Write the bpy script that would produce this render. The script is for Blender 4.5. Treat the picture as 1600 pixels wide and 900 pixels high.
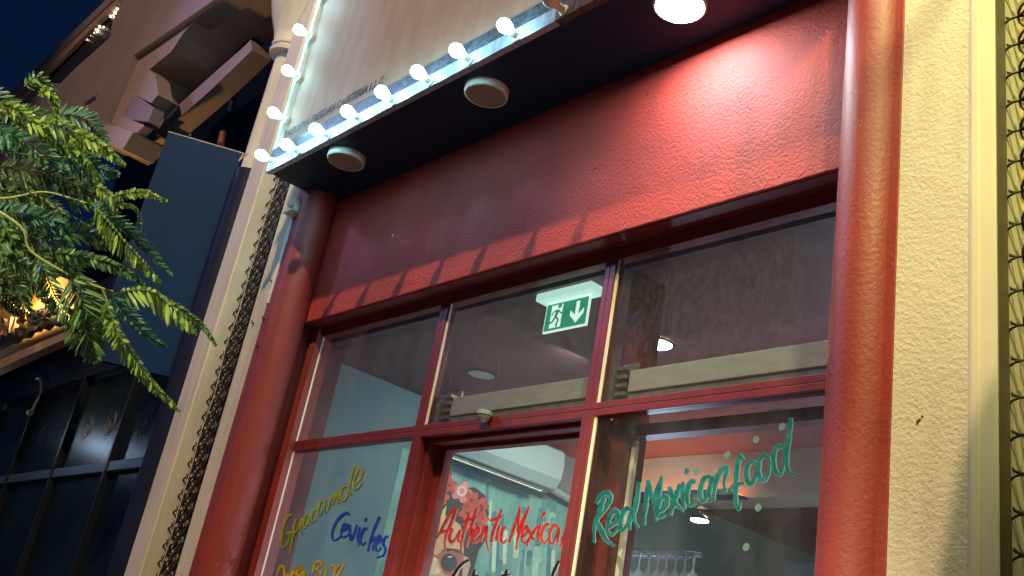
import bpy, bmesh, math, random
from mathutils import Vector, Matrix
from mathutils.geometry import tessellate_polygon
random.seed(7)
for o in list(bpy.data.objects): bpy.data.objects.remove(o)
S = bpy.context.scene
COL = S.collection

# ------------------------------------------------------------------ camera
def nrm(v): return Vector(v).normalized()
FPX = 1588.36; CX, CY = 800.0, 450.0
AZ = nrm((1525.46-CX, -3357.4-CY, FPX)); AX = -nrm((-662.28-CX, 834.0-CY, FPX)); AY = AZ.cross(AX).normalized()
AX = AY.cross(AZ)
ROT = Matrix((AX, AY, AZ))                 # world = ROT @ (right, down, forward)
CAMP = Vector((0, 0, 1.6))
cam = bpy.data.cameras.new('camera'); camo = bpy.data.objects.new('camera', cam); COL.objects.link(camo)
cam.sensor_width = 36; cam.lens = FPX/1600*36; cam.clip_start = 0.05; cam.clip_end = 400
m3 = Matrix((ROT @ Vector((1,0,0)), ROT @ Vector((0,-1,0)), ROT @ Vector((0,0,-1)))).transposed()
camo.matrix_world = Matrix.Translation(CAMP) @ m3.to_4x4()
S.camera = camo
S.render.resolution_x = 1024; S.render.resolution_y = 576
S.render.engine = 'CYCLES'
S.view_settings.view_transform = 'Standard'; S.view_settings.look = 'None'
S.view_settings.exposure = 0.0; S.view_settings.gamma = 1
# ------------------------------------------------------------------ world: clear night sky
W = bpy.data.worlds.new('World'); S.world = W; W.use_nodes = True
bg = W.node_tree.nodes['Background']; bg.inputs[0].default_value = (0.0022, 0.0085, 0.030, 1); bg.inputs[1].default_value = 1.0
# ------------------------------------------------------------------ lamps of the place and added fill spots
def lamp(name, kind, loc, color, power, size=.1, aim=None, spot=None, blend=.3):
    L = bpy.data.lights.new(name, kind); L.color = color; L.energy = power
    if kind == 'AREA': L.shape = 'DISK'; L.size = size
    else: L.shadow_soft_size = size
    if spot: L.spot_size = math.radians(spot); L.spot_blend = blend
    o = bpy.data.objects.new(name, L); COL.objects.link(o); o.location = loc
    if aim is not None:
        o.rotation_euler = (Vector(aim)-Vector(loc)).to_track_quat('-Z', 'Y').to_euler()
    return o
lamp('street_lamp_light', 'SPOT', (-0.4, -3.7, 12.3), (1.0, .72, .43), 4700, .12, aim=(-3.0, 2.3, 2.6), spot=62, blend=.55)
lamp('led_flood_light', 'SPOT', (-10.9, -3.0, 8.3), (.44, .48, 1.0), 780, .45, aim=(-3.2, 2.4, 3.2), spot=70, blend=.6)
lamp('side_lamp_light', 'SPOT', (0.35, .55, 5.6), (.96, 1.0, .42), 590, .12, aim=(-1.2, 2.35, 3.6), spot=42, blend=.8)

lamp('upper_wall_fill_light', 'SPOT', (-4.2, -5.5, 11), (1.0, .70, .54), 1700, .15, aim=(-9.6, 2.2, 6.9), spot=36, blend=.5)  # unseen warm spot added to brighten the neighbour's upper wall
lamp('frond_fill_light', 'SPOT', (-.9, -2.4, 4.4), (1.0, .95, .62), 1500, .06, aim=(-1.95, .42, 2.45), spot=34, blend=.6)  # narrow spot added only to brighten the tree fronds
def at(px, py, axis, val):                  # pixel of the photograph -> point on the plane axis = val (metres)
    d = ROT @ Vector((px-CX, py-CY, FPX)); t = (val-CAMP[axis])/d[axis]
    return CAMP + d*t
def deep(px, py, dist):
    return CAMP + (ROT @ Vector((px-CX, py-CY, FPX)))*(dist/FPX)

# ------------------------------------------------------------------ materials
def mat(name, col, rough=.5, bump=0, bscale=80, spec=.5, var=0, vscale=3, metal=0, emit=None, estr=0, bdetail=3, coat=0, col2=None, stretch=None, dist=.004, grime=0, specks=0):
    m = bpy.data.materials.new(name); m.use_nodes = True
    nt = m.node_tree; N = nt.nodes; L = nt.links; b = N['Principled BSDF']
    b.inputs['Base Color'].default_value = (*col, 1); b.inputs['Roughness'].default_value = rough
    b.inputs['Metallic'].default_value = metal; b.inputs['Specular IOR Level'].default_value = spec
    if coat: b.inputs['Coat Weight'].default_value = coat; b.inputs['Coat Roughness'].default_value = .25
    if emit: b.inputs['Emission Color'].default_value = (*emit, 1); b.inputs['Emission Strength'].default_value = estr
    tc = N.new('ShaderNodeNewGeometry')
    mp = N.new('ShaderNodeMapping'); L.new(tc.outputs['Position'], mp.inputs[0])
    if stretch: mp.inputs['Scale'].default_value = stretch
    if var or col2:
        n = N.new('ShaderNodeTexNoise'); n.inputs['Scale'].default_value = vscale; n.inputs['Detail'].default_value = 5
        L.new(mp.outputs[0], n.inputs['Vector'])
        r = N.new('ShaderNodeValToRGB'); r.color_ramp.elements[0].position = .33; r.color_ramp.elements[1].position = .68
        c2 = col2 if col2 else tuple(min(1, c*(1+var)) for c in col); c1 = col if col2 else tuple(c*(1-var) for c in col)
        r.color_ramp.elements[0].color = (*c1, 1); r.color_ramp.elements[1].color = (*c2, 1)
        L.new(n.outputs['Fac'], r.inputs[0]); L.new(r.outputs[0], b.inputs['Base Color'])
    if grime or specks:
        lk = b.inputs['Base Color'].links; src = lk[0].from_socket if lk else None
        def mixin(fac, colr, src):
            mx = N.new('ShaderNodeMix'); mx.data_type = 'RGBA'
            L.new(fac, mx.inputs['Factor'])
            if src: L.new(src, mx.inputs['A'])
            else: mx.inputs['A'].default_value = (*col, 1)
            mx.inputs['B'].default_value = (*colr, 1); return mx.outputs['Result']
        if grime:
            ms = N.new('ShaderNodeMapping'); ms.inputs['Scale'].default_value = (9, 9, .8); L.new(tc.outputs['Position'], ms.inputs[0])
            g1 = N.new('ShaderNodeTexNoise'); g1.inputs['Scale'].default_value = 1.6; g1.inputs['Detail'].default_value = 7; L.new(ms.outputs[0], g1.inputs['Vector'])
            g2 = N.new('ShaderNodeTexNoise'); g2.inputs['Scale'].default_value = 1.1; g2.inputs['Detail'].default_value = 4; L.new(tc.outputs['Position'], g2.inputs['Vector'])
            gm_ = N.new('ShaderNodeMath'); gm_.operation = 'MULTIPLY'; L.new(g1.outputs['Fac'], gm_.inputs[0]); L.new(g2.outputs['Fac'], gm_.inputs[1])
            gr = N.new('ShaderNodeMapRange'); gr.inputs['From Min'].default_value = .22; gr.inputs['From Max'].default_value = .42; gr.inputs['To Max'].default_value = grime; L.new(gm_.outputs[0], gr.inputs['Value'])
            src = mixin(gr.outputs[0], tuple(c*.35+.012 for c in col), src)
            rr = N.new('ShaderNodeMapRange'); rr.inputs['From Min'].default_value = .3; rr.inputs['From Max'].default_value = .7; rr.inputs['To Min'].default_value = rough-.07; rr.inputs['To Max'].default_value = min(1, rough+.16)
            L.new(g2.outputs['Fac'], rr.inputs['Value']); L.new(rr.outputs[0], b.inputs['Roughness'])
        if specks:
            v1 = N.new('ShaderNodeTexNoise'); v1.inputs['Scale'].default_value = 55; v1.inputs['Detail'].default_value = 2; L.new(tc.outputs['Position'], v1.inputs['Vector'])
            vr = N.new('ShaderNodeMapRange'); vr.inputs['From Min'].default_value = .735; vr.inputs['From Max'].default_value = .76; vr.inputs['To Max'].default_value = specks; L.new(v1.outputs['Fac'], vr.inputs['Value'])
            src = mixin(vr.outputs[0], tuple(min(1, c*1.2+.16) for c in col), src)
        L.new(src, b.inputs['Base Color'])
    if bump:
        n1 = N.new('ShaderNodeTexNoise'); n1.inputs['Scale'].default_value = bscale; n1.inputs['Detail'].default_value = bdetail
        n1.inputs['Roughness'].default_value = .55; n1.inputs['Distortion'].default_value = .25
        L.new(mp.outputs[0], n1.inputs['Vector'])
        n2 = N.new('ShaderNodeTexNoise'); n2.inputs['Scale'].default_value = 7; n2.inputs['Detail'].default_value = 2
        L.new(mp.outputs[0], n2.inputs['Vector'])
        ad = N.new('ShaderNodeMath'); ad.operation = 'MULTIPLY_ADD'; ad.inputs[1].default_value = .5
        L.new(n2.outputs['Fac'], ad.inputs[0]); L.new(n1.outputs['Fac'], ad.inputs[2])
        bp = N.new('ShaderNodeBump'); bp.inputs['Strength'].default_value = bump; bp.inputs['Distance'].default_value = dist
        L.new(ad.outputs[0], bp.inputs['Height']); L.new(bp.outputs[0], b.inputs['Normal'])
    return m
def glassm(name, tint=(1,1,1), dirt=.06, dirtcol=(.75,.72,.68), refl=1.0, dscale=9, rough=.02):
    m = bpy.data.materials.new(name); m.use_nodes = True
    nt = m.node_tree; N = nt.nodes; L = nt.links; N.remove(N['Principled BSDF'])
    out = N['Material Output']
    tr = N.new('ShaderNodeBsdfTransparent'); tr.inputs[0].default_value = (*tint, 1)
    gl = N.new('ShaderNodeBsdfGlossy'); gl.inputs['Roughness'].default_value = rough
    fr = N.new('ShaderNodeFresnel'); fr.inputs[0].default_value = 1.45
    mu = N.new('ShaderNodeMath'); mu.operation = 'MULTIPLY'; mu.inputs[1].default_value = refl; mu.use_clamp = True
    L.new(fr.outputs[0], mu.inputs[0])
    gb = N.new('ShaderNodeNewGeometry'); iv = N.new('ShaderNodeMath'); iv.operation = 'SUBTRACT'; iv.inputs[0].default_value = 1; L.new(gb.outputs['Backfacing'], iv.inputs[1])
    m_ = N.new('ShaderNodeMath'); m_.operation = 'MULTIPLY'; L.new(mu.outputs[0], m_.inputs[0]); L.new(iv.outputs[0], m_.inputs[1]); mu = m_
    m1 = N.new('ShaderNodeMixShader'); L.new(mu.outputs[0], m1.inputs[0]); L.new(tr.outputs[0], m1.inputs[1]); L.new(gl.outputs[0], m1.inputs[2])
    df = N.new('ShaderNodeBsdfDiffuse'); df.inputs[0].default_value = (*dirtcol, 1)
    g = N.new('ShaderNodeNewGeometry'); mp = N.new('ShaderNodeMapping'); mp.inputs['Scale'].default_value = (1, 1, .45)
    L.new(g.outputs['Position'], mp.inputs[0])
    n = N.new('ShaderNodeTexNoise'); n.inputs['Scale'].default_value = dscale; n.inputs['Detail'].default_value = 8; n.inputs['Roughness'].default_value = .7
    L.new(mp.outputs[0], n.inputs['Vector'])
    r = N.new('ShaderNodeValToRGB'); r.color_ramp.elements[0].position = .4; r.color_ramp.elements[1].position = .8
    r.color_ramp.elements[0].color = (dirt*.35,)*3+(1,); r.color_ramp.elements[1].color = (dirt*1.8,)*3+(1,)
    L.new(n.outputs['Fac'], r.inputs[0])
    m2 = N.new('ShaderNodeMixShader'); L.new(r.outputs[0], m2.inputs[0]); L.new(m1.outputs[0], m2.inputs[1])
    tl_ = N.new('ShaderNodeBsdfTranslucent'); tl_.inputs[0].default_value = (*dirtcol, 1); m3_ = N.new('ShaderNodeMixShader')
    L.new(df.outputs[0], m3_.inputs[1]); L.new(tl_.outputs[0], m3_.inputs[2]); L.new(m3_.outputs[0], m2.inputs[2])
    L.new(m2.outputs[0], out.inputs[0])
    return m
def emis(name, col, s):
    m = bpy.data.materials.new(name); m.use_nodes = True; N = m.node_tree.nodes; b = N['Principled BSDF']
    b.inputs['Base Color'].default_value = (*[c*.5 for c in col],1); b.inputs['Emission Color'].default_value = (*col,1); b.inputs['Emission Strength'].default_value = s
    return m
M = dict(
 red = mat('red_stucco', (.42,.040,.026), .66, 1.0, 78, spec=.55, grime=.45, specks=.6, var=.17, vscale=2.0, dist=.006),
 redc = mat('red_column_paint', (.30,.034,.022), .50, .55, 70, spec=.6, grime=.5, specks=.7, var=.12, vscale=4, dist=.003),
 redf = mat('red_frame_paint', (.19,.022,.020), .38, .2, 40, grime=.4, specks=.6, var=.12, vscale=14, dist=.001),
 redd = mat('red_reveal_paint', (.18,.022,.022), .45, .25, 60, dist=.002),
 cream = mat('cream_stucco', (.70,.60,.44), .7, .9, 88, grime=.30, specks=.5, var=.06, vscale=3, dist=.004, stretch=(1,1,1.0)),
 creamt = mat('cream_trim', (.78,.68,.48), .5, .3, 50, grime=.3, specks=.5, var=.04, vscale=5, dist=.002),
 creamw = mat('pale_cream_paint', (.66,.57,.47), .6, .3, 60, grime=.4, specks=.4, var=.05, dist=.002),
 navy = mat('navy_soffit_paint', (.006,.026,.085), .5, .3, 14, spec=.3, var=.12, vscale=2, dist=.003),
 navyc = mat('navy_column_paint', (.010,.014,.040), .55, .2, 40, spec=.15, var=.2, dist=.002),
 panel = mat('navy_metal_panel', (.005,.030,.090), .6, .08, 5, spec=.12, var=.15, vscale=1.2, dist=.003),
 plank = mat('pale_blue_aluminium', (.30,.42,.55), .35, .2, 40, metal=.4, col2=(.62,.72,.8), vscale=18, stretch=(3,1,.35), dist=.002),
 plankd = mat('dark_dusty_metal', (.020,.026,.034), .45, .2, 60, col2=(.09,.11,.13), vscale=55, dist=.002),
 sign = mat('peach_sign_sheet', (.34,.235,.175), .6, .25, 2.2, col2=(.40,.285,.22), vscale=4, stretch=(3,1,.5), bdetail=4, dist=.012, spec=.25, grime=.15, specks=.3),
 ink = mat('black_ink', (.004,.004,.008), .6),
 cwhite = mat('cream_plastic', (.75,.73,.60), .3, spec=.4),
 diff = mat('grey_diffuser', (.36,.33,.31), .5),
 mesh = mat('bronze_wire', (.045,.036,.034), .45, metal=.5, col2=(.10,.075,.065), vscale=30),
 meshd = mat('dark_bronze_wire', (.035,.03,.022), .4, metal=.5),
 bar = mat('shaded_return_brown', (.16,.12,.07), .5, var=.15, vscale=8),  # shade of the trim's return face put into this brown
 purp = mat('mauve_render', (.34,.255,.25), .75, .4, 25, var=.10, vscale=1.2, dist=.006),
 purp2 = mat('tan_render', (.46,.33,.26), .7, .3, 25, var=.1, vscale=1.5, dist=.005),
 dark = mat('black_wall_paint', (.006,.012,.030), .5, .1, 20),
 darkf = mat('black_aluminium', (.016,.022,.036), .35, metal=.3),
 grail = mat('blue_grey_rail', (.07,.11,.16), .4, metal=.3),
 teal = mat('teal_wall_paint', (.085,.155,.165), .6, .15, 20, col2=(.12,.21,.21), vscale=1.3, dist=.002),
 maroon = mat('maroon_ceiling_paint', (.16,.062,.060), .5, .1, 30, var=.1, vscale=2),
 ac = mat('ac_white_plastic', (.30,.35,.33), .4),
 acd = mat('ac_louvre_dark', (.10,.12,.12), .5),
 white = mat('white_painted_beam', (.50,.52,.48), .5, .15, 40, var=.1, vscale=9, stretch=(1,1,4)),
 galv = mat('galvanised_bracket', (.28,.29,.28), .45, metal=.7, col2=(.5,.5,.48), vscale=60),
 bead = mat('cream_glazing_bead', (.85,.80,.62), .35),
 lampw = emis('lit_bulb_glass', (.36,.82,1.0), 62),
 disc = emis('lit_ceiling_diffuser', (.82,.94,1.0), 225),
 din = emis('lit_warm_downlight', (1.0,.84,.55), 90),
 pave = mat('grey_paving', (.16,.15,.14), .8, .3, 12, var=.2),
 road = mat('asphalt', (.05,.05,.052), .85, .3, 40, var=.15),
 opp = mat('opposite_wall_paint', (.30,.27,.23), .8),
 bark = mat('tree_bark', (.12,.085,.055), .85, .5, 30, var=.25),
 stem = mat('green_stem', (.22,.24,.06), .5),
 floor = mat('brown_floor_tile', (.12,.09,.07), .4),
 intw = mat('beige_inner_wall', (.30,.235,.18), .6, var=.12, vscale=3),
)
G_win = glassm('window_glass', (.86,.88,.88), .034, dscale=6, refl=.85)
G_dirty = glassm('dirty_window_glass', (.82,.82,.82), .05, dscale=75, refl=.9)
G_dark = mat('black_shop_glass', (.003,.006,.008), .27, spec=.3, col2=(.008,.018,.016), vscale=1.8)

# ------------------------------------------------------------------ mesh helpers
class MB:
    def __init__(s): s.v = []; s.f = []; s.m = []
    def add(s, vs, fs):
        n = len(s.v); s.v += [tuple(v) for v in vs]; s.f += [tuple(i+n for i in f) for f in fs]; return s
    def box(s, x0, x1, y0, y1, z0, z1):
        return s.add([(x0,y0,z0),(x1,y0,z0),(x1,y1,z0),(x0,y1,z0),(x0,y0,z1),(x1,y0,z1),(x1,y1,z1),(x0,y1,z1)],
                     [(0,3,2,1),(4,5,6,7),(0,1,5,4),(1,2,6,5),(2,3,7,6),(3,0,4,7)])
    def hexa(s, a, b): # two quads
        return s.add(list(a)+list(b), [(3,2,1,0),(4,5,6,7),(0,1,5,4),(1,2,6,5),(2,3,7,6),(3,0,4,7)])
    def tube(s, pts, r, n=8, cap=True, closed=False):
        pts = [Vector(p) for p in pts]; k = len(pts); rs = r if isinstance(r, (list, tuple)) else [r]*k
        b0 = len(s.v); up = Vector((.13,.27,.95))
        for i, p in enumerate(pts):
            if closed: t = pts[(i+1) % k]-pts[i-1]
            else: t = pts[min(i+1,k-1)]-pts[max(i-1,0)]
            t.normalize(); u = t.cross(up)
            if u.length < .05: u = t.cross(Vector((1,0,0)))
            u.normalize(); w = t.cross(u)
            for j in range(n):
                a = 2*math.pi*j/n; s.v.append(tuple(p+(u*math.cos(a)+w*math.sin(a))*rs[i]))
        for i in range(k if closed else k-1):
            for j in range(n):
                i2 = (i+1) % k
                s.f.append((b0+i*n+j, b0+i*n+(j+1)%n, b0+i2*n+(j+1)%n, b0+i2*n+j))
        if cap and not closed:
            s.f.append(tuple(b0+j for j in reversed(range(n)))); s.f.append(tuple(b0+(k-1)*n+j for j in range(n)))
        return s
    def lathe(s, prof, c=(0,0,0), axis='z', n=24, a0=0, a1=2*math.pi):
        b0 = len(s.v); full = abs(a1-a0-2*math.pi) < 1e-6; cols = n if full else n+1
        for r, h in prof:
            for j in range(cols):
                a = a0+(a1-a0)*j/n; x = r*math.cos(a); y = r*math.sin(a)
                p = (x, y, h) if axis == 'z' else ((x, h, y) if axis == 'y' else (h, x, y))
                s.v.append((c[0]+p[0], c[1]+p[1], c[2]+p[2]))
        for i in range(len(prof)-1):
            for j in range(n):
                j2 = (j+1) % cols
                s.f.append((b0+i*cols+j, b0+i*cols+j2, b0+(i+1)*cols+j2, b0+(i+1)*cols+j))
        return s
    def prism(s, outer, d, holes=()):      # closed loops of 3D points, extruded by vector d
        loops = [outer]+list(holes); d = Vector(d); flat = [Vector(p) for l in loops for p in l]; n = len(flat); b0 = len(s.v)
        s.v += [tuple(p) for p in flat]+[tuple(p+d) for p in flat]
        tris = tessellate_polygon([[Vector(p) for p in l] for l in loops])
        for t in tris:
            s.f.append(tuple(b0+i for i in t)); s.f.append(tuple(b0+n+i for i in reversed(t)))
        k = 0
        for l in loops:
            m = len(l)
            for i in range(m):
                a = k+i; b = k+(i+1) % m; s.f.append((b0+a, b0+b, b0+n+b, b0+n+a))
            k += m
        return s
    def build(s, name, m, parent=None, smooth=False, bevel=0, origin=None):
        me = bpy.data.meshes.new(name); off = Vector(origin) if origin is not None else (Vector(parent_base(parent)) if parent else Vector())
        me.from_pydata([tuple(Vector(v)-off) for v in s.v], [], s.f); me.validate()
        bm = bmesh.new(); bm.from_mesh(me); bmesh.ops.recalc_face_normals(bm, faces=bm.faces); bm.to_mesh(me); bm.free()
        me.materials.append(m)
        o = bpy.data.objects.new(name, me); COL.objects.link(o)
        if origin is not None and not parent: o.location = off
        if parent: o.parent = parent
        if smooth:
            me.polygons.foreach_set('use_smooth', [True]*len(me.polygons))
            try: me.set_sharp_from_angle(angle=math.radians(50))
            except Exception: pass
        if bevel:
            md = o.modifiers.new('bevel', 'BEVEL'); md.width = bevel; md.segments = 2; md.limit_method = 'ANGLE'
        return o
def parent_base(p):
    v = Vector((0,0,0))
    while p: v += p.location; p = p.parent
    return v
def tag(o, label=None, cat=None, group=None, kind=None):
    if label: o['label'] = label
    if cat: o['category'] = cat
    if group: o['group'] = group
    if kind: o['kind'] = kind
    return o
def thing(name, label, cat, loc=(0,0,0), group=None):
    o = bpy.data.objects.new(name, None); COL.objects.link(o); o.location = loc; o.empty_display_size = .1
    return tag(o, label, cat, group)
def dup(root, loc, label=None):
    r = root.copy(); COL.objects.link(r); r.location = loc
    if label: r['label'] = label
    if r.name.startswith('light_bulb'): r.rotation_euler = (random.uniform(-.10,.10), 0, random.uniform(-.12,.12))
    for c in [o for o in list(COL.objects) if o.parent == root]:
        d = c.copy(); COL.objects.link(d); d.parent = r
        for g in [o for o in list(COL.objects) if o.parent == c]:
            e = g.copy(); COL.objects.link(e); e.parent = d
    return r

# ------------------------------------------------------------------ ground
tag(MB().box(-60, 40, -2.0, 30, -.3, 0).build('pavement', M['pave']), kind='structure')
tag(MB().box(-60, 40, -60, -2.0, -.4, -.13).build('road', M['road']), kind='structure')

# ================================================================== THE RED SHOP FRONT
WX0, WX1 = -4.90, -1.60            # window wall extent
FASC_Y, FASC_Z = 2.49, 3.367
SOF_Z = 4.128; CAN_Y = 2.05
PIER_Y = 2.345
shop = thing('shop_building', 'red painted shop front with round columns and cream piers', 'shop front', (-3.2, 2.6, 0))
MB().box(-4.95, -1.45, FASC_Y, 3.0, FASC_Z, 5.2).build('fascia_wall', M['red'], shop, bevel=.004)
tag(MB().box(-4.95, -1.45, FASC_Y+.012, 2.66, FASC_Z-.004, FASC_Z+.01).build('soffit_strip', M['redd'], shop))
# round columns
def column(x, y, m, name, z1=5.2, z0=0):
    b = MB(); b.lathe([(.10, z0), (.10, z1)], (x, y, 0), n=40, a0=0, a1=2*math.pi)
    return b.build(name, m, shop if name == 'column' else None, smooth=True)
column(-4.935, 2.40, M['redc'], 'column'); column(-1.419, 2.40, M['redc'], 'column')
MB().box(-4.905, -4.84, 2.56, 2.66, 0, FASC_Z-.006).build('jamb', M['redc'], shop)
MB().box(-1.50, -1.40, 2.42, 2.80, 0, FASC_Z-.006).build('jamb', M['redc'], shop)
# piers: red painted strip then cream
MB().box(-5.118, -4.935, PIER_Y, 2.658, 0, 5.2).build('red_strip', M['redc'], shop, bevel=.003)
MB().box(-5.28, -5.1195, PIER_Y+.003, 3.0, 0, 5.2).build('pier', M['cream'], shop)
MB().box(-1.42, -1.306, PIER_Y, 3.0, 0, 5.2).build('red_strip', M['redc'], shop, bevel=.003)
MB().box(-1.306, -1.106, PIER_Y+.003, 3.0, 0, 5.2).build('pier', M['cream'], shop)
b = MB()                                           # rounded cream corner bead on the right pier
prof = [(-1.108, 2.351), (-1.104, 2.344), (-1.094, 2.338), (-1.078, 2.337), (-1.074, 2.341), (-1.040, 2.341), (-1.034, 2.347), (-1.034, 2.62), (-1.108, 2.62)]
b.prism([(x, y, 0) for x, y in prof], (0, 0, 5.2)); b.build('pier_trim', M['creamt'], shop)
MB().box(-1.0338, -1.0318, 2.350, 2.408, 0, 5.2).build('return_shade_strip', M['bar'], shop)  # dark strip over the trim return, its shade painted as colour

# windows: red frames + panes
FY0, FY1, GY = 2.588, 2.64, 2.603
def frame_rect(name, x0, x1, z0, z1, l, r, bt, tp, y0=FY0, y1=FY1, m=None, par=shop):
    """l, r, bt, tp: member widths drawn inside the rectangle"""
    b = MB()
    b.box(x0, x0+l, y0, y1, z0, z1); b.box(x1-r, x1, y0, y1, z0, z1)
    if tp: b.box(x0+l, x1-r, y0+.0015, y1, z1-tp, z1)
    if bt: b.box(x0+l, x1-r, y0+.0015, y1, z0, z0+bt)
    return b.build(name, m or M['redf'], par, bevel=.0025)
def window(x0, x1, z0, z1, l, r, bt, tp, glass, label=None, bead=True, gy=GY):
    w = frame_rect('window', x0, x1, z0, z1, l, r, bt, tp)
    if label: w['label'] = label
    gx0, gx1, gz0, gz1 = x0+l, x1-r, z0+bt, z1-tp
    MB().box(gx0, gx1, gy, gy+.006, gz0, gz1).build('glass_pane', glass, w)
    if bead:
        MB().box(gx0-.001, gx0+.010, gy-.008, gy+.0, gz0, gz1).build('glazing_bead', M['bead'], w)
    return w
ZT = 3.364; ZB, ZBb = 2.712, 2.658
M1a, M1b = -3.765, -3.703; M2a, M2b = -2.690, -2.631
XL = -4.90; XR = -1.60
w1 = window(XL, M1b-.031, ZB-.027, ZT, .055, .031, .027, .05, G_win, 'upper left window, its pane dark blue')
w2 = window(M1b-.031, M2b-.029, ZB-.027, ZT, .031, .029, .027, .055, G_dirty, 'upper middle window with smeared glass')
w3 = window(M2b-.029, XR, ZB-.027, ZT, .029, .06, .027, .055, G_dirty, 'upper right window with dusty glass')
w4 = window(XL, M1b-.031, 0.5, ZB-.027, .055, .031, .06, .027, G_win, 'lower left window with green and blue lettering')
w6 = window(M2b-.029, XR, 0.5, ZB-.027, .029, .06, .06, .027, G_win, 'lower right window with teal lettering')
MB().box(XL, M1b-.031, 2.59, 2.75, 0, .5).build('stall_riser', M['redf'], shop)
MB().box(M2b-.029, XR, 2.59, 2.75, 0, .5).build('stall_riser', M['redf'], shop)
# door: recessed leaf with jambs and head
DY = 2.70
b = MB(); b.box(M1b-.031, M1b, FY0, 2.78, 0, ZB-.027-.0); b.box(M2a-.002, M2b-.029, FY0, 2.78, 0, ZB-.027)
b.box(M1b, M2a-.002, FY0+.0015, 2.78, 2.655, ZB-.027); b.build('door_frame', M['redf'], shop, bevel=.002)
b = MB(); b.box(M1b, M1b+.018, 2.632, 2.70, 0, 2.654); b.box(M1b+.018, M2a-.004, 2.632, 2.70, 2.636, 2.654)
b.build('door_stop', M['redf'], shop, bevel=.003)
dw = frame_rect('door', M1b+.004, M2a-.006, 0.01, 2.650, .062, .05, .25, .032, DY-.006, DY+.04)
MB().box(M1b+.066, M2a-.056, DY+.006, DY+.012, .26, 2.618).build('glass_pane', G_win, dw)

# ------------------------------------------------------------------ brush lettering
def catmull(pts, k=5):
    if len(pts) < 3: return [Vector(pts[0]).lerp(Vector(pts[-1]), i/4) for i in range(5)]
    P = [Vector(p) for p in pts]; P = [P[0]*2-P[1]]+P+[P[-1]*2-P[-2]]; out = []
    for i in range(1, len(P)-2):
        for j in range(k):
            t = j/k; a, b_, c, d = P[i-1], P[i], P[i+1], P[i+2]
            out.append(.5*((2*b_)+(c-a)*t+(2*a-5*b_+4*c-d)*t*t+(3*b_-a-3*c+d)*t**3))
    out.append(P[-2]); return out
def strokes(sts, wpx, y, tf, grow=1.0, thick=.0008, axis=1):
    b = MB()
    for si, st in enumerate(sts):
        c = catmull([(p[0], p[1], 0) for p in st]); n = len(c); L = []; R = []
        y_ = y - (si % 3)*.00012
        for i, p in enumerate(c):
            t = (c[min(i+1,n-1)]-c[max(i-1,0)]); t.normalize(); nn = Vector((-t.y, t.x, 0))
            s = i/(n-1); w = wpx*grow*(.55+.55*math.sin(math.pi*min(1, s*1.15+.12))**.7 + .12*math.sin(i*1.9+si*2.1)) * .5 + (grow-1)*wpx*.25
            L.append(p+nn*w); R.append(p-nn*w)
        for i in range(n-1):
            q = [L[i], L[i+1], R[i+1], R[i]]
            q3 = [at(*tf(v.x, v.y), axis, y_) for v in q]
            b.add(q3, [(0,1,2,3)])
    return b
def zt(ox, oy, s): return lambda x, y: (ox+x/s, oy+y/s)
def paint(name, sts, w, col, halo, y, tf, parent, label):
    mt = mat(name+'_paint', col, .4, col2=tuple(min(1, c*1.7+.01) for c in col), vscale=25, bump=.2, bscale=90, dist=.001)
    o = strokes(sts, w, y-.0016, tf).build(name, mt, parent); o['label'] = label
    md = o.modifiers.new('t', 'SOLIDIFY'); md.thickness = .0006
    if halo:
        h = strokes(sts, w, y-.0006, lambda a, b_: tf(a+3, b_+3), 1.30).build('lettering_edge', mat(name+'_edge', halo, .5), parent)
        h.modifiers.new('t', 'SOLIDIFY').thickness = .0003
GUAC = [[(182,592),(160,600),(140,640),(128,700),(126,742),(138,758),(158,735),(173,690)],[(150,688),(185,680),(178,730),(168,795)],
 [(200,612),(188,650),(190,682),(206,668),(225,620)],[(229,610),(220,660),(232,690)],[(262,590),(243,606),(236,645),(248,655),(267,612)],[(271,588),(262,630),(272,645)],
 [(302,560),(285,572),(275,608),(285,630),(303,615)],[(335,520),(317,535),(308,578),(319,595),(340,552)],[(346,518),(338,563),(354,580)],
 [(374,500),(362,566)],[(368,530),(392,484),(386,545)],[(389,520),(415,468),(407,530),(422,528)],[(446,445),(428,468),(424,508),(440,520),(458,492),(461,458),(446,445)],
 [(492,348),(477,400),(467,450),(476,492)],[(495,440),(520,412),(533,372),(521,353),(501,390),(488,440),(496,467),(515,456),(533,430)]]
CEV = [[(468,592),(450,582),(415,610),(390,650),(380,700),(396,720),(425,700)],[(430,675),(450,662),(457,642),(441,640),(426,680),(438,706),(462,690)],
 [(470,640),(469,688),(478,716),(498,665),(506,640)],[(520,652),(508,700),(514,746)],[(552,608),(546,626)],[(560,664),(545,660),(528,690),(523,725),(534,742),(550,728)],
 [(620,600),(602,640),(578,700),(560,775)],[(570,735),(588,706),(594,716),(584,772)],[(602,740),(622,716),(618,696),(602,722),(598,762),(612,774),(630,756)],
 [(664,700),(648,704),(636,735),(648,762),(638,794),(602,806)]]
BIR = [[(340,520),(352,390),(345,300),(328,270),(300,290),(270,350),(255,430),(262,520)],[(365,370),(368,430),(400,360)],[(405,360),(400,440)],
 [(440,400),(470,350),(455,340),(430,400),(470,440)],[(520,330),(500,370),(540,400),(520,450)],[(600,340),(560,380),(560,430),(600,360)],[(605,340),(600,440)],
 [(738,225),(715,310),(690,430)],[(740,235),(790,215),(822,240),(795,285),(735,310)],[(745,312),(790,330),(780,390),(720,440)],[(812,330),(798,420)],
 [(850,300),(905,312)],[(885,300),(862,430)],[(930,272),(985,275),(960,410)],[(1045,250),(1000,320),(975,390),(1005,395),(1070,290)],[(1105,245),(1050,340),(1020,430)]]
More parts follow.
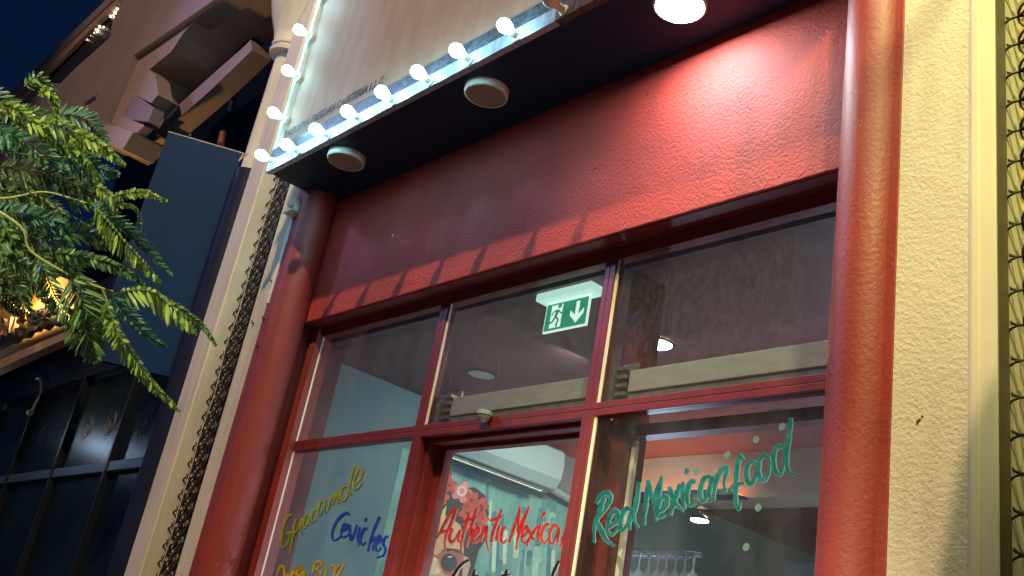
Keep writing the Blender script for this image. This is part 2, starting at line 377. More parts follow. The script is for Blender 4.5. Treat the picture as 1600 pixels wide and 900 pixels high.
AUTH = [[(322,533),(288,562),(245,640),(212,697)],[(322,533),(290,620),(262,690),(258,762)],[(225,668),(262,655),(302,642)],[(300,640),(284,690),(292,716),(312,702),(335,660)],[(342,650),(331,700),(347,722)],
 [(392,556),(368,640),(350,710),(345,768)],[(350,612),(400,592),(442,578)],[(432,530),(405,625),(372,745)],[(385,690),(410,645),(404,700),(412,722)],
 [(418,690),(442,660),(440,634),(420,662),(413,700),(426,716),(452,690)],[(472,628),(452,712)],[(455,690),(488,632),(482,690),(496,768)],
 [(567,540),(527,640),(508,712),(520,704)],[(503,602),(576,574)],[(555,624),(540,690),(547,716)],[(590,634),(571,650),(562,700),(575,720),(594,700)],
 [(608,718),(640,620),(665,522)],[(665,524),(657,600),(652,668)],[(652,668),(684,590),(714,526)],[(712,530),(680,620),(652,700),(645,758)],
 [(680,690),(706,660),(701,630),(681,660),(675,700),(690,722),(714,700)],[(712,640),(730,690),(748,702)],[(762,628),(720,690),(702,738)],
 [(775,622),(764,680),(771,716)],[(802,552),(783,586)],[(824,618),(802,625),(781,680),(794,722),(820,700)],[(872,636),(850,625),(826,670),(830,722),(852,712),(874,640)],[(878,636),(868,722)],
 [(915,640),(884,745)],[(893,700),(928,630),(934,655),(916,748)]]
REAL = [[(205,500),(180,580),(155,650),(154,732)],[(163,535),(190,490),(226,484),(236,512),(214,560),(160,622)],[(165,620),(195,680),(220,722),(255,748)],
 [(225,652),(264,626),(271,584),(250,570),(226,620),(221,665),(243,692),(277,655)],[(342,566),(310,562),(287,620),(290,667),(315,650),(343,575)],[(347,568),(326,640),(338,664)],
 [(379,428),(366,530),(352,600),(374,658)],[(426,418),(416,520),(404,642)],[(426,420),(440,490),(452,530)],[(452,530),(472,460),(494,400)],[(492,403),(475,500),(462,560),(466,622)],
 [(480,577),(516,546),(516,500),(490,510),(474,560),(480,604),(514,590)],[(532,450),(560,528),(604,574)],[(584,438),(560,520),(538,592)],[(601,428),(599,500),(611,562)],[(625,360),(612,387)],
 [(664,422),(636,430),(620,490),(630,544),(668,528)],[(741,398),(706,410),(686,470),(695,522),(720,500),(744,405)],[(748,398),(731,480),(747,517)],
 [(771,388),(761,440),(755,517)],[(760,445),(790,372),(822,356),(806,430),(817,478)],[(903,318),(884,298),(870,380),(864,480),(867,540),(880,564),(887,530)],[(836,462),(870,440),(908,432)],
 [(957,318),(927,340),(919,400),(935,438),(960,410),(969,350),(955,320)],[(1017,288),(986,310),(979,380),(1000,418),(1026,390),(1036,320),(1015,290)],
 [(1108,248),(1072,250),(1054,300),(1064,370),(1090,387),(1110,320),(1112,252)],[(1142,103),(1132,200),(1120,290),(1130,372),(1164,391)]]
paint('lettering', GUAC, 10, (.26,.30,.045), (.08,.09,.02), GY, zt(400,620,3.2143), w4, 'olive green brush lettering reading Guacamole')
paint('lettering', CEV, 10, (.012,.045,.34), (.02,.05,.2), GY, zt(400,620,3.2143), w4, 'blue brush lettering reading Ceviches')
paint('lettering', BIR, 26, (.50,.33,.03), (.10,.07,.02), GY, zt(400,850,8), w4, 'yellow brush lettering reading Quesa Birria')
tfB = zt(400,850,8); MB().prism([at(*tfB(x,y),1,GY-.0003) for x,y in [(485,290),(560,255),(610,300),(615,400),(600,450),(480,450),(440,380)]], (0,.0002,0)).build('paint_smudge', mat('yellow_smudge', (.34,.26,.03), .5), w4)
paint('lettering', AUTH, 14, (.27,.014,.012), (.30,.26,.25), DY+.006, zt(620,640,3.4625), dw, 'red brush lettering reading Authentic Mexican')
STR = [[(562,225),(515,250),(470,300),(435,360),(430,400),(470,440),(500,480),(450,540),(400,540)],[(610,300),(590,370),(560,520)],[(560,360),(640,345)],[(690,400),(670,520)],[(680,420),(720,390)],[(862,298),(840,370),(820,520)],[(815,350),(890,335)],
 [(1265,230),(1215,345),(1170,520)],[(1200,420),(1150,430),(1120,500),(1170,480)],[(960,420),(940,520)],[(1050,420),(1010,470),(1050,510),(1090,450),(1050,420)]]
paint('lettering', STR, 22, (.006,.006,.008), (.45,.45,.42), DY+.006, zt(620,830,5), dw, 'black brush lettering at the door glass foot')
paint('lettering', REAL, 19, (.004,.080,.082), (.09,.25,.25), GY, zt(880,620,3.2143), w6, 'teal brush lettering reading Real Mexican food')
tfR = zt(880,620,3.2143)
dm = mat('pale_teal_dot', (.10,.17,.16), .5)
for cx, cy in ((970,215),(825,292),(672,375),(1100,152),(980,557),(920,755)):
    c = at(*tfR(cx,cy),1,GY); b = MB(); b.lathe([(0,-.0015),(.0125,-.0015),(.0125,-.0003)], c, 'y', 16); b.build('sticker', dm, w6)

# ================================================================== CANOPY SIGN BOX
canopy = thing('sign_canopy', 'box sign over the shop front with navy underside and peach front sheet', 'sign canopy', (-3.2, 2.3, SOF_Z))
MB().box(-4.955, -1.44, CAN_Y+.002, FASC_Y-.001, SOF_Z, SOF_Z+.03).build('soffit_panel', M['navy'], canopy, bevel=.002)
# front rail: pale lower face to x=-2.55, dark beyond, dark upper lip
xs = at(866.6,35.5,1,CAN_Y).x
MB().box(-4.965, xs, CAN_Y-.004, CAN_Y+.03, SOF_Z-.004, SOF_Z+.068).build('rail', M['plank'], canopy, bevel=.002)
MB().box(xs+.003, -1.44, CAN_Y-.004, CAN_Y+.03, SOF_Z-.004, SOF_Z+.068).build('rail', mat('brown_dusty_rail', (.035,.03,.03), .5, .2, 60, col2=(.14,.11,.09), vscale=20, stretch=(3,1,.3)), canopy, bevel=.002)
MB().box(-4.965, -1.44, CAN_Y-.001, CAN_Y+.03, SOF_Z+.069, SOF_Z+.145).build('rail_lip', M['plankd'], canopy, bevel=.002)
b = MB(); nx, nz = 60, 50
sx0, sx1, sz0, sz1 = -4.925, -1.44, SOF_Z+.14, 7.2
for j in range(nz+1):
    for i in range(nx+1):
        x = sx0+(sx1-sx0)*i/nx; z = sz0+(sz1-sz0)*j/nz
        dy = .004*math.sin(x*5.1+z*1.3)+.002*math.sin(x*11-z*4)
        b.v.append((x, CAN_Y+.024+dy*min(1, j/4, i/3), z))
for j in range(nz):
    for i in range(nx):
        a = j*(nx+1)+i; b.f.append((a, a+1, a+nx+2, a+nx+1))
sgn = b.build('sign_sheet', M['sign'], canopy, smooth=True)
sgn.modifiers.new('t', 'SOLIDIFY').thickness = -.004
b = MB(); b.box(-4.965, -4.925, CAN_Y-.006, CAN_Y+.05, SOF_Z+.146, 7.2); b.box(-4.965, -4.93, CAN_Y+.05, FASC_Y-.002, SOF_Z+.032, 7.2)
b.build('side_board', M['creamw'], canopy, bevel=.002)
MB().box(-4.93, -1.44, FASC_Y-.02, FASC_Y-.004, SOF_Z+.032, 7.2).build('back_board', M['dark'], canopy)
# printed company name (Blender's built-in face)
cu = bpy.data.curves.new('lettering', 'FONT'); cu.body = 'TAQUERIA FREEDAH CAFETERIA L.L.C'; cu.size = .0735; cu.extrude = .0006; cu.offset = .0009; cu.space_character = 1.0
to = bpy.data.objects.new('text_tmp', cu); COL.objects.link(to)
bpy.context.view_layer.update(); dg = bpy.context.evaluated_depsgraph_get(); me = bpy.data.meshes.new_from_object(to.evaluated_get(dg))
wd = max(v.co.x for v in me.vertices); sc = .985/wd
t = bpy.data.objects.new('lettering', me); COL.objects.link(t); me.materials.clear(); me.materials.append(M['ink'])
bpy.data.objects.remove(to)
t.parent = canopy; t.rotation_euler = (math.radians(90), 0, 0); t.scale = (sc, 1.22*sc, 1)
t.location = Vector((-4.905, CAN_Y+.012, 4.335))-canopy.location
t['label'] = 'dark printed line reading TAQUERIA FREEDAH CAFETERIA L.L.C'

# bulbs
def bulb(lit=True):
    root = thing('light_bulb', '', 'light bulb', (0,0,0), 'round bulbs along the sign edges')
    g = MB(); prof = [(.0001,-.112),(.012,-.110),(.022,-.104),(.028,-.092),(.031,-.080),(.028,-.067),(.024,-.056),(.018,-.046),(.015,-.036)]
    g.lathe(prof, (0,0,0), 'y', 20); g.build('globe', M['lampw'] if lit else M['cwhite'], root, smooth=True)
    s = MB(); s.lathe([(.0155,-.040),(.0165,-.036),(.0165,-.008),(.024,-.006),(.024,0),(.0001,0)], (0,0,0), 'y', 16); s.build('socket', M['cwhite'], root, smooth=True)
    return root
lit0 = bulb(); off0 = bulb(False)
bz = 4.158
xsb = [-4.601,-4.303,-4.014,-3.723,-3.439,-3.154,-2.851]
first = True
def put(src, loc, label, fresh):
    if fresh: src.location = loc; src['label'] = label; return src
    return dup(src, loc, label)
ords = ['second','third','fourth','fifth','sixth','seventh','eighth']
put(lit0, (-4.903, CAN_Y-.004, 4.178), 'lit bulb at the lower left corner of the sign, where both rows meet', True)
for i, x in enumerate(xsb):
    dup(lit0, (x, CAN_Y-.004, bz-.012+.002*((i*7)%3)), 'lit round bulb, %s from the left corner along the bottom rail' % ords[i])
for i in range(8):
    dup(lit0, (-4.90-.004*i*.6, CAN_Y-.008, 4.45+.293*i), 'lit round bulb, %s above the corner up the left edge of the sign' % (['first']+ords)[i])
put(off0, (-2.578, CAN_Y-.004, bz-.006), 'unlit cream bulb at the right end of the pale rail', True)

# ceiling lamps under the canopy
def clamp(lit):
    root = thing('ceiling_lamp', '', 'ceiling lamp', (0,0,0), 'round surface lamps under the canopy')
    MB().lathe([(.088,-.036),(.094,-.038),(.100,-.034),(.102,-.026),(.102,-.0),(.0001,-.0)], n=40).build('ring', M['cwhite'], root, smooth=True)
    MB().lathe([(.0001,-.0365),(.088,-.0365),(.088,-.030)], n=40).build('diffuser', M['disc'] if lit else M['diff'], root, smooth=True)
    return root
c1 = clamp(False); c1.location = (-4.364, 2.205, SOF_Z); c1['label'] = 'unlit round lamp nearest the left end of the navy soffit'
dup(c1, (-3.231, 2.215, SOF_Z), 'unlit round lamp in the middle of the navy soffit')
c3 = clamp(True); c3.location = (-2.14, 2.235, SOF_Z); c3['label'] = 'glaring lit round lamp under the canopy at the top of the picture'

# ================================================================== LATTICE SCREENS
def ring_mesh(r=.0475, w=.0042, n=20, k=4):
    b = MB(); b.tube([(r*math.cos(2*math.pi*i/n), .006*math.sin(4*math.pi*i/n), r*math.sin(2*math.pi*i/n)) for i in range(n)], w, k, closed=True)
    return b
def lattice(name, label, x0, x1, y, z0, z1, m, backm, depth, wire=.0042):
    root = thing(name, label, 'lattice screen', ((x0+x1)/2, y, z0))
    first = None; cnt = 0
    i = 0; x = x0+.036
    while x < x1-.03:
        z = z0+.0475*(i % 2)
        while z < z1:
            if first is None:
                rb = ring_mesh(w=wire); o = rb.build('ring', m, None); first = o.data; o.data.polygons.foreach_set('use_smooth',[True]*len(o.data.polygons))
            else:
                o = bpy.data.objects.new('ring', first); COL.objects.link(o)
            o.parent = root; o.location = (x-root.location.x, .004*(i % 2), z-z0); cnt += 1
            z += .095
        x += .0475; i += 1
    b = MB(); b.box(x0-.01, x1+.01, y+depth, y+depth+.03, 0, 5.2); b.build('backing', backm, root)
    return root, cnt
s1, n1 = lattice('lattice_screen', 'tall narrow lattice of interlaced brown rings in the slot beside the left cream pier', -5.715, -5.30, 2.43, 1.70, 4.68, M['mesh'], M['dark'], .10, .0055)
lit_back = mat('gold_textured_backing', (.55,.42,.10), .35, .8, 14, col2=(.30,.42,.22), vscale=7, dist=.02)
s2, n2 = lattice('lattice_screen', 'lattice of dark interlaced rings over a glowing gold backing at the right edge', -1.036, -.76, 2.415, 1.7, 4.2, M['meshd'], lit_back, .09, .0042)
print('rings', n1, n2)
lamp('lattice_lamp_light', 'AREA', (-.60, 2.40, 1.6), (1.0,.85,.42), 130, .05, aim=(-.95, 2.53, 2.5))
# wall that joins above/right
tag(MB().box(-.73, 3, 2.35, 3.0, 0, 6).build('neighbour_pier', M['cream']), 'cream rendered wall right of the gold lattice, outside the frame', 'wall')
# cable
cb = MB(); cb.tube([(-5.60+.01*math.sin(z*9), 2.40+.004*math.sin(z*13), z) for z in [1.7+.1*i for i in range(30)]], .0028, 5)
tag(cb.build('cable', M['creamw']), 'thin pale cable hanging down in front of the brown ring lattice', 'cable')
# conduit, junction box, hooks
ct = MB(); p0, p1 = at(467,302,1,PIER_Y), at(431,474,1,PIER_Y)
ct.box(-5.112, -5.092, PIER_Y-.010, PIER_Y+.002, 3.46, 4.09); ct.box(-5.092, -5.045, PIER_Y-.010, PIER_Y-.001, 4.07, 4.09)
tag(ct.build('conduit', mat('white_trunking', (.75,.76,.74), .4), bevel=.002), 'slim white cable trunking running down the left cream pier under the canopy', 'trunking')
jb = thing('junction_box', 'small cream electric box under the canopy beside the left red column', 'junction box', (-5.04, 2.30, 4.02))
MB().box(-5.085, -4.995, 2.285, 2.344, 4.02, 4.10).build('box_body', M['cwhite'], jb, bevel=.006)
MB().lathe([(.0001,-.03),(.018,-.028),(.020,-.01),(.020,0)], (-5.03, 2.285, 4.05), 'y', 14).build('gland', M['cwhite'], jb, smooth=True)
MB().box(-5.095, -4.99, 2.275, 2.344, 4.006, 4.019).build('lid', M['cwhite'], jb)
hk = None
for i, (px, py) in enumerate(((433,478),(413,499),(428,480),(396,505),(404,542),(425,440))):
    p = at(px, py, 1, PIER_Y)
    lab = ['small dark hook just below the white trunking','dark hook lowest but one on the left cream pier','dark hook touching the foot of the trunking','dark hook at the lattice edge of the left pier','lowest dark hook on the left cream pier','dark hook beside the blue shade edge on the left pier'][i]
    if hk is None:
        hb = MB(); hb.tube([(0,0,0),(0,-.012,0),(.004,-.018,.002),(.008,-.016,.010),(.006,-.012,.014)], .003, 6); hb.lathe([(.0001,-.006),(.007,-.005),(.007,0)], (0,0,0), 'y', 10)
        hk = hb.build('wall_hook', M['plankd']); hk.location = p; o = hk
    else:
        o = hk.copy(); COL.objects.link(o); o.location = p
    tag(o, lab, 'hook', 'dark hooks on the left pier')

# door dome camera on the transom
dcm = thing('dome_camera', 'small silver dome camera on the red bar above the door', 'camera', (-3.245, 2.588, 2.70))
MB().lathe([(.034,.012),(.034,-.006),(.030,-.008)], (-3.245,2.560,2.712), 'z', 24).build('mount', M['ac'], dcm, smooth=True)
MB().lathe([(.030,-.008),(.029,-.018),(.024,-.028),(.014,-.036),(.0001,-.038)], (-3.245,2.560,2.712), 'z', 24).build('dome', mat('silver_dome', (.45,.43,.40), .25, metal=.6), dcm, smooth=True)
MB().box(-3.262, -3.228, 2.560, 2.590, 2.706, 2.726).build('bracket', M['ac'], dcm)

# ================================================================== INTERIOR
CZ = 3.30; LX = -5.10; BY = 8.2
tag(MB().box(LX-.1, -1.0, 2.66, BY+.1, CZ, CZ+.1).build('ceiling', M['maroon']), kind='structure')
tag(MB().box(LX-.1, LX, 2.66, BY+.1, 0, CZ-.001).build('left_inner_wall', M['teal']), kind='structure')
tag(MB().box(-1.2, -1.1, 2.80, BY+.1, 0, CZ-.001).build('right_inner_wall', M['intw']), kind='structure')
tag(MB().box(LX+.001, -1.201, BY, BY+.1, 0, CZ-.001).build('back_inner_wall', M['intw']), kind='structure')
tag(MB().box(LX+.001, -1.201, 2.82, BY-.001, -.01, .02).build('inner_floor', M['floor']), kind='structure')
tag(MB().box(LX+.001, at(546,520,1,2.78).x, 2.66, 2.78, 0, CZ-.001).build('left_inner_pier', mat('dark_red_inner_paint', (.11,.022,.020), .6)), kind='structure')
# bulkhead across the room
BKY = 5.0; bkz = at(1050,781,1,BKY).z
tag(MB().box(LX+.002, -1.205, BKY, BKY+.25, bkz, CZ-.002).build('bulkhead', mat('beige_bulkhead_paint', (.26,.20,.15), .6)), kind='structure')
ls = thing('light_strip', 'thin red orange light strip under the beige bulkhead deep in the shop', 'light strip', (-3.8, BKY-.03, bkz))
MB().box(-5.05, -3.7, BKY-.10, BKY-.03, bkz-.004, bkz+.004).build('diffuser_strip', emis('red_strip_light', (1.0,.16,.05), 17), ls)
MB().box(-5.08, -3.68, BKY-.12, BKY-.001, bkz-.014, bkz-.005).box(-5.08, -3.68, BKY-.13, BKY-.121, bkz-.014, bkz+.022).build('holder', M['dark'], ls)
# inner post with pale edge near the right window
ip = thing('inner_post', 'dark red inner post with a pale edge behind the lettering of the right window', 'post', (-2.60, 2.75, 0))
MB().box(-2.68, -2.60, 2.74, 2.86, 0, CZ-.003).build('post_body', M['redd'], ip)
MB().box(-2.598, -2.580, 2.78, 2.80, 0, 2.62).build('post_edge', M['bead'], ip)
MB().box(-2.598, -1.30, 2.74, 2.80, 2.62, 2.665).build('post_head', M['redd'], ip)
# shutter beams behind the upper windows with brackets at the left ends
def beam(x0, x1, label):
    r = thing('inner_beam', label, 'beam', ((x0+x1)/2, 2.68, 2.72), 'white beams behind the upper windows')
    MB().box(x0+.09, x1, 2.655, 2.70, 2.765, 2.852).build('beam_board', M['white'], r, bevel=.003)
    MB().box(x0+.09, x1, 2.662, 2.70, 2.712, 2.758).build('lower_strip', mat('grey_strip', (.20,.21,.20), .6, var=.3, vscale=20), r)
    b = MB(); b.box(x0+.01, x0+.085, 2.70, 2.712, 2.70, 2.90); b.box(x0+.01, x0+.02, 2.64, 2.70, 2.70, 2.87)
    for k in range(5): b.box(x0+.03, x0+.08, 2.650, 2.699, 2.72+k*.034, 2.735+k*.034)
    b.build('bracket', M['galv'], r, bevel=.001)
    return r
beam(M1b, M2a-.002, 'white beam with a metal bracket behind the smeared upper middle window')
beam(M2b, XR-.02, 'white scratched beam with a metal bracket behind the upper right window')
# exit sign
ex = thing('exit_sign', 'lit green exit sign with running figure and down arrow hanging from the ceiling', 'exit sign', (-3.02, 2.72, 3.2))
eb = (-3.150, -2.885, 3.118, 3.262)
MB().box(-3.185, -2.85, 2.675, 2.765, 3.262, 3.298).build('housing', emis('exit_housing', (.6,1.0,.85), 1.1), ex, bevel=.004)
MB().box(eb[0], eb[1], 2.716, 2.726, eb[2], eb[3]).build('panel', emis('exit_white', (.75,1.0,.88), 1.3), ex, bevel=.002)
gx0, gx1, gz0, gz1 = eb[0]+.007, eb[1]-.007, eb[2]+.007, eb[3]-.012
def ez(u, v, y=2.7130): return (gx0+(gx1-gx0)*u, y, gz0+(gz1-gz0)*v)
MB().prism([ez(0,0,2.7145),ez(1,0,2.7145),ez(1,1,2.7145),ez(0,1,2.7145)], (0,.0012,0)).build('green_field', emis('exit_green', (.0,.36,.19), .9), ex)
ew = emis('exit_symbol_white', (.75,1.0,.88), 1.4); eg = emis('exit_symbol_green', (.0,.36,.19), .8)
MB().prism([ez(.13,.08),ez(.40,.08),ez(.40,.93),ez(.13,.93)], (0,.001,0)).build('door_symbol', ew, ex)
MB().prism([ez(x,y) for x,y in [(.73,.90),(.81,.90),(.81,.40),(.93,.60),(.93,.42),(.77,.10),(.61,.42),(.61,.60),(.73,.40)]], (0,.001,0)).build('arrow_symbol', ew, ex)
rb = MB()
def limb(pts, w):
    for a, c in zip(pts[:-1], pts[1:]):
        dx, dy = c[0]-a[0], (c[1]-a[1])*.55; l = math.hypot(dx, dy); nx_, ny_ = -dy/l*w, dx/l*w/.55
        rb.prism([ez(a[0]+nx_,a[1]+ny_,2.7112),ez(c[0]+nx_,c[1]+ny_,2.7112),ez(c[0]-nx_,c[1]-ny_,2.7112),ez(a[0]-nx_,a[1]-ny_,2.7112)], (0,.0012,0))
limb([(.30,.74),(.26,.48)], .032); limb([(.26,.50),(.34,.34),(.30,.14),(.33,.10)], .020); limb([(.26,.48),(.20,.30),(.08,.26),(.08,.22)], .020)
limb([(.31,.72),(.38,.58),(.44,.62)], .014); limb([(.29,.72),(.20,.68),(.16,.54)], .014)
rb.lathe([(.0001,0),(.011,0),(.011,.001)], ez(.335,.87,2.7112), 'y', 12)
rb.build('running_figure', eg, ex)
# downlights
def downlight(lit):
    r = thing('downlight', '', 'downlight', (0,0,0), 'round downlights in the shop ceiling')
    MB().lathe([(.074,-.002),(.078,-.006),(.092,-.005),(.096,0)], n=28).build('trim_ring', mat('dark_ring', (.05,.04,.04), .4), r, smooth=True)
    MB().lathe([(.0001,-.003),(.074,-.003)], n=28).build('lens', M['din'] if lit else mat('unlit_lens', (.55,.5,.45), .4), r)
    return r
d1 = downlight(False); d1.location = (-4.35, 3.36, CZ-.001); d1['label'] = 'unlit downlight seen through the smeared upper middle window'
dup(d1, (-3.08, 4.44, CZ-.001), 'unlit downlight at the top of the lower right window')
dl = downlight(True); dl.location = (-3.07, 3.36, CZ-.001); dl['label'] = 'lit warm downlight glowing in the upper right window'
dup(dl, (-4.35, 5.6, CZ-.001), 'lit downlight hidden deep in the shop above the mural wall')
dup(dl, (-2.0, 5.0, CZ-.001), 'lit downlight deep in the shop near the right wall')
lamp('room_fill_light', 'AREA', (-4.0, 4.25, CZ-.05), (.82,1.0,.88), 24, .3, aim=(-5.1,4.6,1.6))  # area lamp added to brighten the mural wall, no fitting here
lamp('room_fill_light', 'AREA', (-3.5, 3.3, CZ-.05), (.55,.75,1.0), 5, .2, aim=(-5.1,3.4,1.2))  # weaker blue fill added for the same wall, no fitting either
lamp('bar_fill_light', 'AREA', (-2.6, 6.0, 2.5), (1.0,.85,.62), 14, .3, aim=(-2.6,6.4,3.0))  # lamp added to light the back of the room
lamp('bar_fill_light', 'POINT', (-2.4, 4.6, 2.2), (.65,.75,1.0), 60, .05)  # added bluish fill for the room, no fixture
pp = at(1093,812,1,5.2)  # lamp built inside the room in place of a reflection in the glass
refl_lamp = thing('reflection_lamp', 'small lit disc standing in for a lamp reflected below the word Mexican in the lower right window', 'reflection stand-in', pp)
MB().lathe([(.0001,-.012),(.055,-.010),(.058,0)], pp, n=24).build('lit_disc', M['din'], refl_lamp, smooth=True)
MB().lathe([(.060,-.004),(.066,.004),(.040,.03),(.008,.045)], pp, n=24).build('shade', M['plankd'], refl_lamp, smooth=True)
MB().tube([pp+Vector((0,0,.04)), Vector((pp.x,pp.y,CZ-.01))], .003, 6).build('cord', M['plankd'], refl_lamp)
# wine glass rack
rk = thing('glass_rack', 'hanging metal bar rack holding stemmed glasses low in the right window', 'rack', at(1000,850,1,3.4))
rz = at(1000,892,1,3.4).z
for k in range(4):
    yy = 3.38+.06*k
    MB().tube([(at(948,880,1,3.4).x, yy, rz+.09), (-2.9, yy, rz+.09)], .003, 6).build('rod', M['plankd'], rk)
gm = mat('sparkling_glass', (.75,.85,1.0), .05, spec=1, emit=None); gm.node_tree.nodes['Principled BSDF'].inputs['Transmission Weight'].default_value = .7
gl0 = None
gi = 0
for px in (945,958,971,984,999,1014,1028,1041,1056,1070,1084):
    for kk in (0,1):
        p = at(px, 880, 1, 3.40+.06*kk); p.z = rz+.085
        if gl0 is None:
            g = MB(); g.lathe([(.0001,0),(.030,-.002),(.030,-.005),(.005,-.008),(.004,-.075),(.018,-.090),(.030,-.115),(.033,-.14),(.028,-.175),(.0265,-.175),(.031,-.14),(.028,-.117),(.016,-.094),(.0001,-.086)], n=16)
            gl0 = g.build('wine_glass', gm, None, smooth=True); o = gl0
        else: o = gl0.copy(); COL.objects.link(o)
        o.location = p; gi += 1
        tag(o, 'clear stemmed glass hanging upside down from the bar rack in the right window', 'wine glass', 'stemmed glasses hanging in the rack')
lamp('bar_fill_light', 'POINT', (-3.2, 3.55, 1.9), (.55,.72,1.0), 40, .02)  # point lamp added for sparkle on the hanging glasses
# air conditioner on the left wall
AXF = LX+.24
a_ = lambda px, py, x=AXF: at(px, py, 0, x)
ya, yb = 3.66, 4.60
az = a_(760,722).z
acu = thing('air_conditioner', 'white wall mounted air conditioner high on the teal wall behind the door glass', 'air conditioner', (LX, 3.9, az))
pr_ = [(LX+.002,az+.0),(LX+.10,az-.012),(LX+.17,az+.005),(LX+.215,az+.07),(LX+.225,az+.16),(LX+.21,az+.255),(LX+.18,az+.275),(LX+.002,az+.275)]
MB().prism([(x, ya, z) for x, z in pr_], (0, yb-ya, 0)).build('housing', M['ac'], acu, bevel=.006)
MB().box(LX+.095, LX+.165, ya+.05, yb-.10, az-.022, az-.012).build('louvre', M['acd'], acu)
MB().box(LX+.150, LX+.156, ya+.05, yb-.10, az-.030, az-.010).build('louvre_edge', M['bead'], acu)
MB().tube([(LX+.06,yb,az+.05),(LX+.06,yb+.12,az+.03),(LX+.05,yb+.5,az-.02)], .028, 8).build('pipe', M['ac'], acu, smooth=True)
# mural on the left wall (generic painted woman)
mu = thing('wall_mural', 'wall mural of a woman with flowers in her hair and red sunglasses', 'mural', (LX, 4.2, 1.2))
tz = zt(620,640,3.4625)
def wallpoly(pts, lay, col, name, label=None, tf=tz, rough=.6):
    key = 'paint_%s' % name
    x = LX+.001+lay*.0008
    mt = mat(key, col, rough, var=.12, vscale=18)
    o = MB().prism([at(*tf(px,py), 0, x) for px, py in pts], (-.0007,0,0)).build(name, mt, mu)
    if label: o['label'] = label
    return o
def blob(cx, cy, rx, ry, n=14, wob=.0, rot=0):
    out = []
    for i in range(n):
        a = 2*math.pi*i/n; r = 1+wob*math.sin(5*a+cx)
        x = rx*r*math.cos(a); y = ry*r*math.sin(a); out.append((cx+x*math.cos(rot)-y*math.sin(rot), cy+x*math.sin(rot)+y*math.cos(rot)))
    return out
MB().prism([(LX+.0012,3.45,.9),(LX+.0012,5.6,.9),(LX+.0012,5.6,2.95),(LX+.0012,3.45,2.95)], (-.001,0,0)).build('background', mat('mural_background', (.10,.24,.21), .6, col2=(.22,.40,.33), vscale=4, stretch=(1,2.5,.7)), mu)
for i in range(46):
    x = random.uniform(470, 960); y = random.uniform(440, 1000); w = random.uniform(10, 34); h = random.uniform(60, 240)
    c = random.choice([(.42,.52,.33),(.14,.32,.28),(.07,.22,.22),(.30,.47,.38),(.50,.56,.42),(.05,.17,.20),(.20,.40,.34)])
    y = max(y, 430+h*.2)
    wallpoly([(x,y-h/2),(x+w*.5,y-h/2-8),(x+w,y-h/2+4),(x+w*.9-8,y+h/2),(x+w*.4-8,y+h/2+10),(x-8,y+h/2-4)], .6+.25*(i/46), c, 'brush_stroke')
wallpoly([(120,480),(180,440),(300,430),(420,420),(475,460),(500,560),(480,620),(485,700),(445,760),(420,850),(380,960),(100,960)], 2, (.028,.022,.022), 'hair')
wallpoly([(165,600),(190,585),(300,588),(345,625),(360,700),(362,780),(345,860),(320,930),(290,1000),(60,1000),(110,860),(125,740)], 3, (.56,.31,.15), 'face')
wallpoly([(360,790),(385,800),(400,840),(380,900),(352,920)], 3.2, (.50,.30,.18), 'ear')
wallpoly([(230,600),(250,540),(270,520),(262,570),(285,600)], 3.4, (.55,.42,.12), 'hair_strand')
for pts in ([(125,745),(150,728),(195,745),(200,762),(150,752)],[(235,765),(270,748),(330,755),(365,785),(320,778),(270,770)]): wallpoly(pts, 3.6, (.05,.035,.03), 'eyebrow')
wallpoly([(118,755),(160,750),(215,790),(240,768),(300,765),(362,785),(358,815),(345,830),(335,880),(300,905),(255,890),(235,850),(228,810),(205,805),(195,840),(165,870),(110,878),(105,800)], 4, (.42,.09,.07), 'sunglasses_frame')
wallpoly(blob(150,818,38,48,16), 5, (.03,.03,.035), 'sunglasses_lens'); wallpoly(blob(283,828,44,50,16), 5, (.03,.03,.035), 'sunglasses_lens')
wallpoly([(275,795),(300,790),(296,800),(280,803)], 5.6, (.4,.42,.42), 'lens_glint')
wallpoly([(200,800),(215,802),(222,850),(235,880),(205,895),(165,890),(185,860)], 4.5, (.72,.49,.31), 'nose')
wallpoly([(140,925),(180,915),(230,920),(260,930),(200,950)], 4.5, (.40,.06,.06), 'lips')
def flower(cx, cy, r, col, cc):
    for k in range(5):
        a = 2*math.pi*k/5+cx; wallpoly(blob(cx+r*.55*math.cos(a), cy+r*.55*math.sin(a)*1.05, r*.52, r*.40, 12, .04, a), 5+k*.18, tuple(c*random.uniform(.8,1.2) for c in col), 'petal')
    wallpoly(blob(cx, cy, r*.18, r*.2, 10), 6.1, cc, 'flower_centre')
red_ = (.48,.055,.03)
for f in ((250,355,48),(215,415,44),(285,410,42),(245,475,40),(200,350,40),(405,490,48),(380,560,44),(455,520,44),(425,620,46),(440,560,40),(465,590,34)):
    flower(*f, red_, (.10,.02,.02))
flower(352,445,56,(.60,.20,.18),(.45,.09,.09))
wallpoly(blob(352,440,28,30,14,.06), 6.3, (.78,.42,.38), 'rose_bud'); wallpoly(blob(352,440,15,17,10), 6.5, (.60,.20,.20), 'rose_bud')

# ================================================================== NEIGHBOURING BUILDING, LEFT
nb = thing('neighbour_building', 'dark shop and mauve upper storey with stepped corbels left of the red shop', 'building', (-8, 2.6, 0))
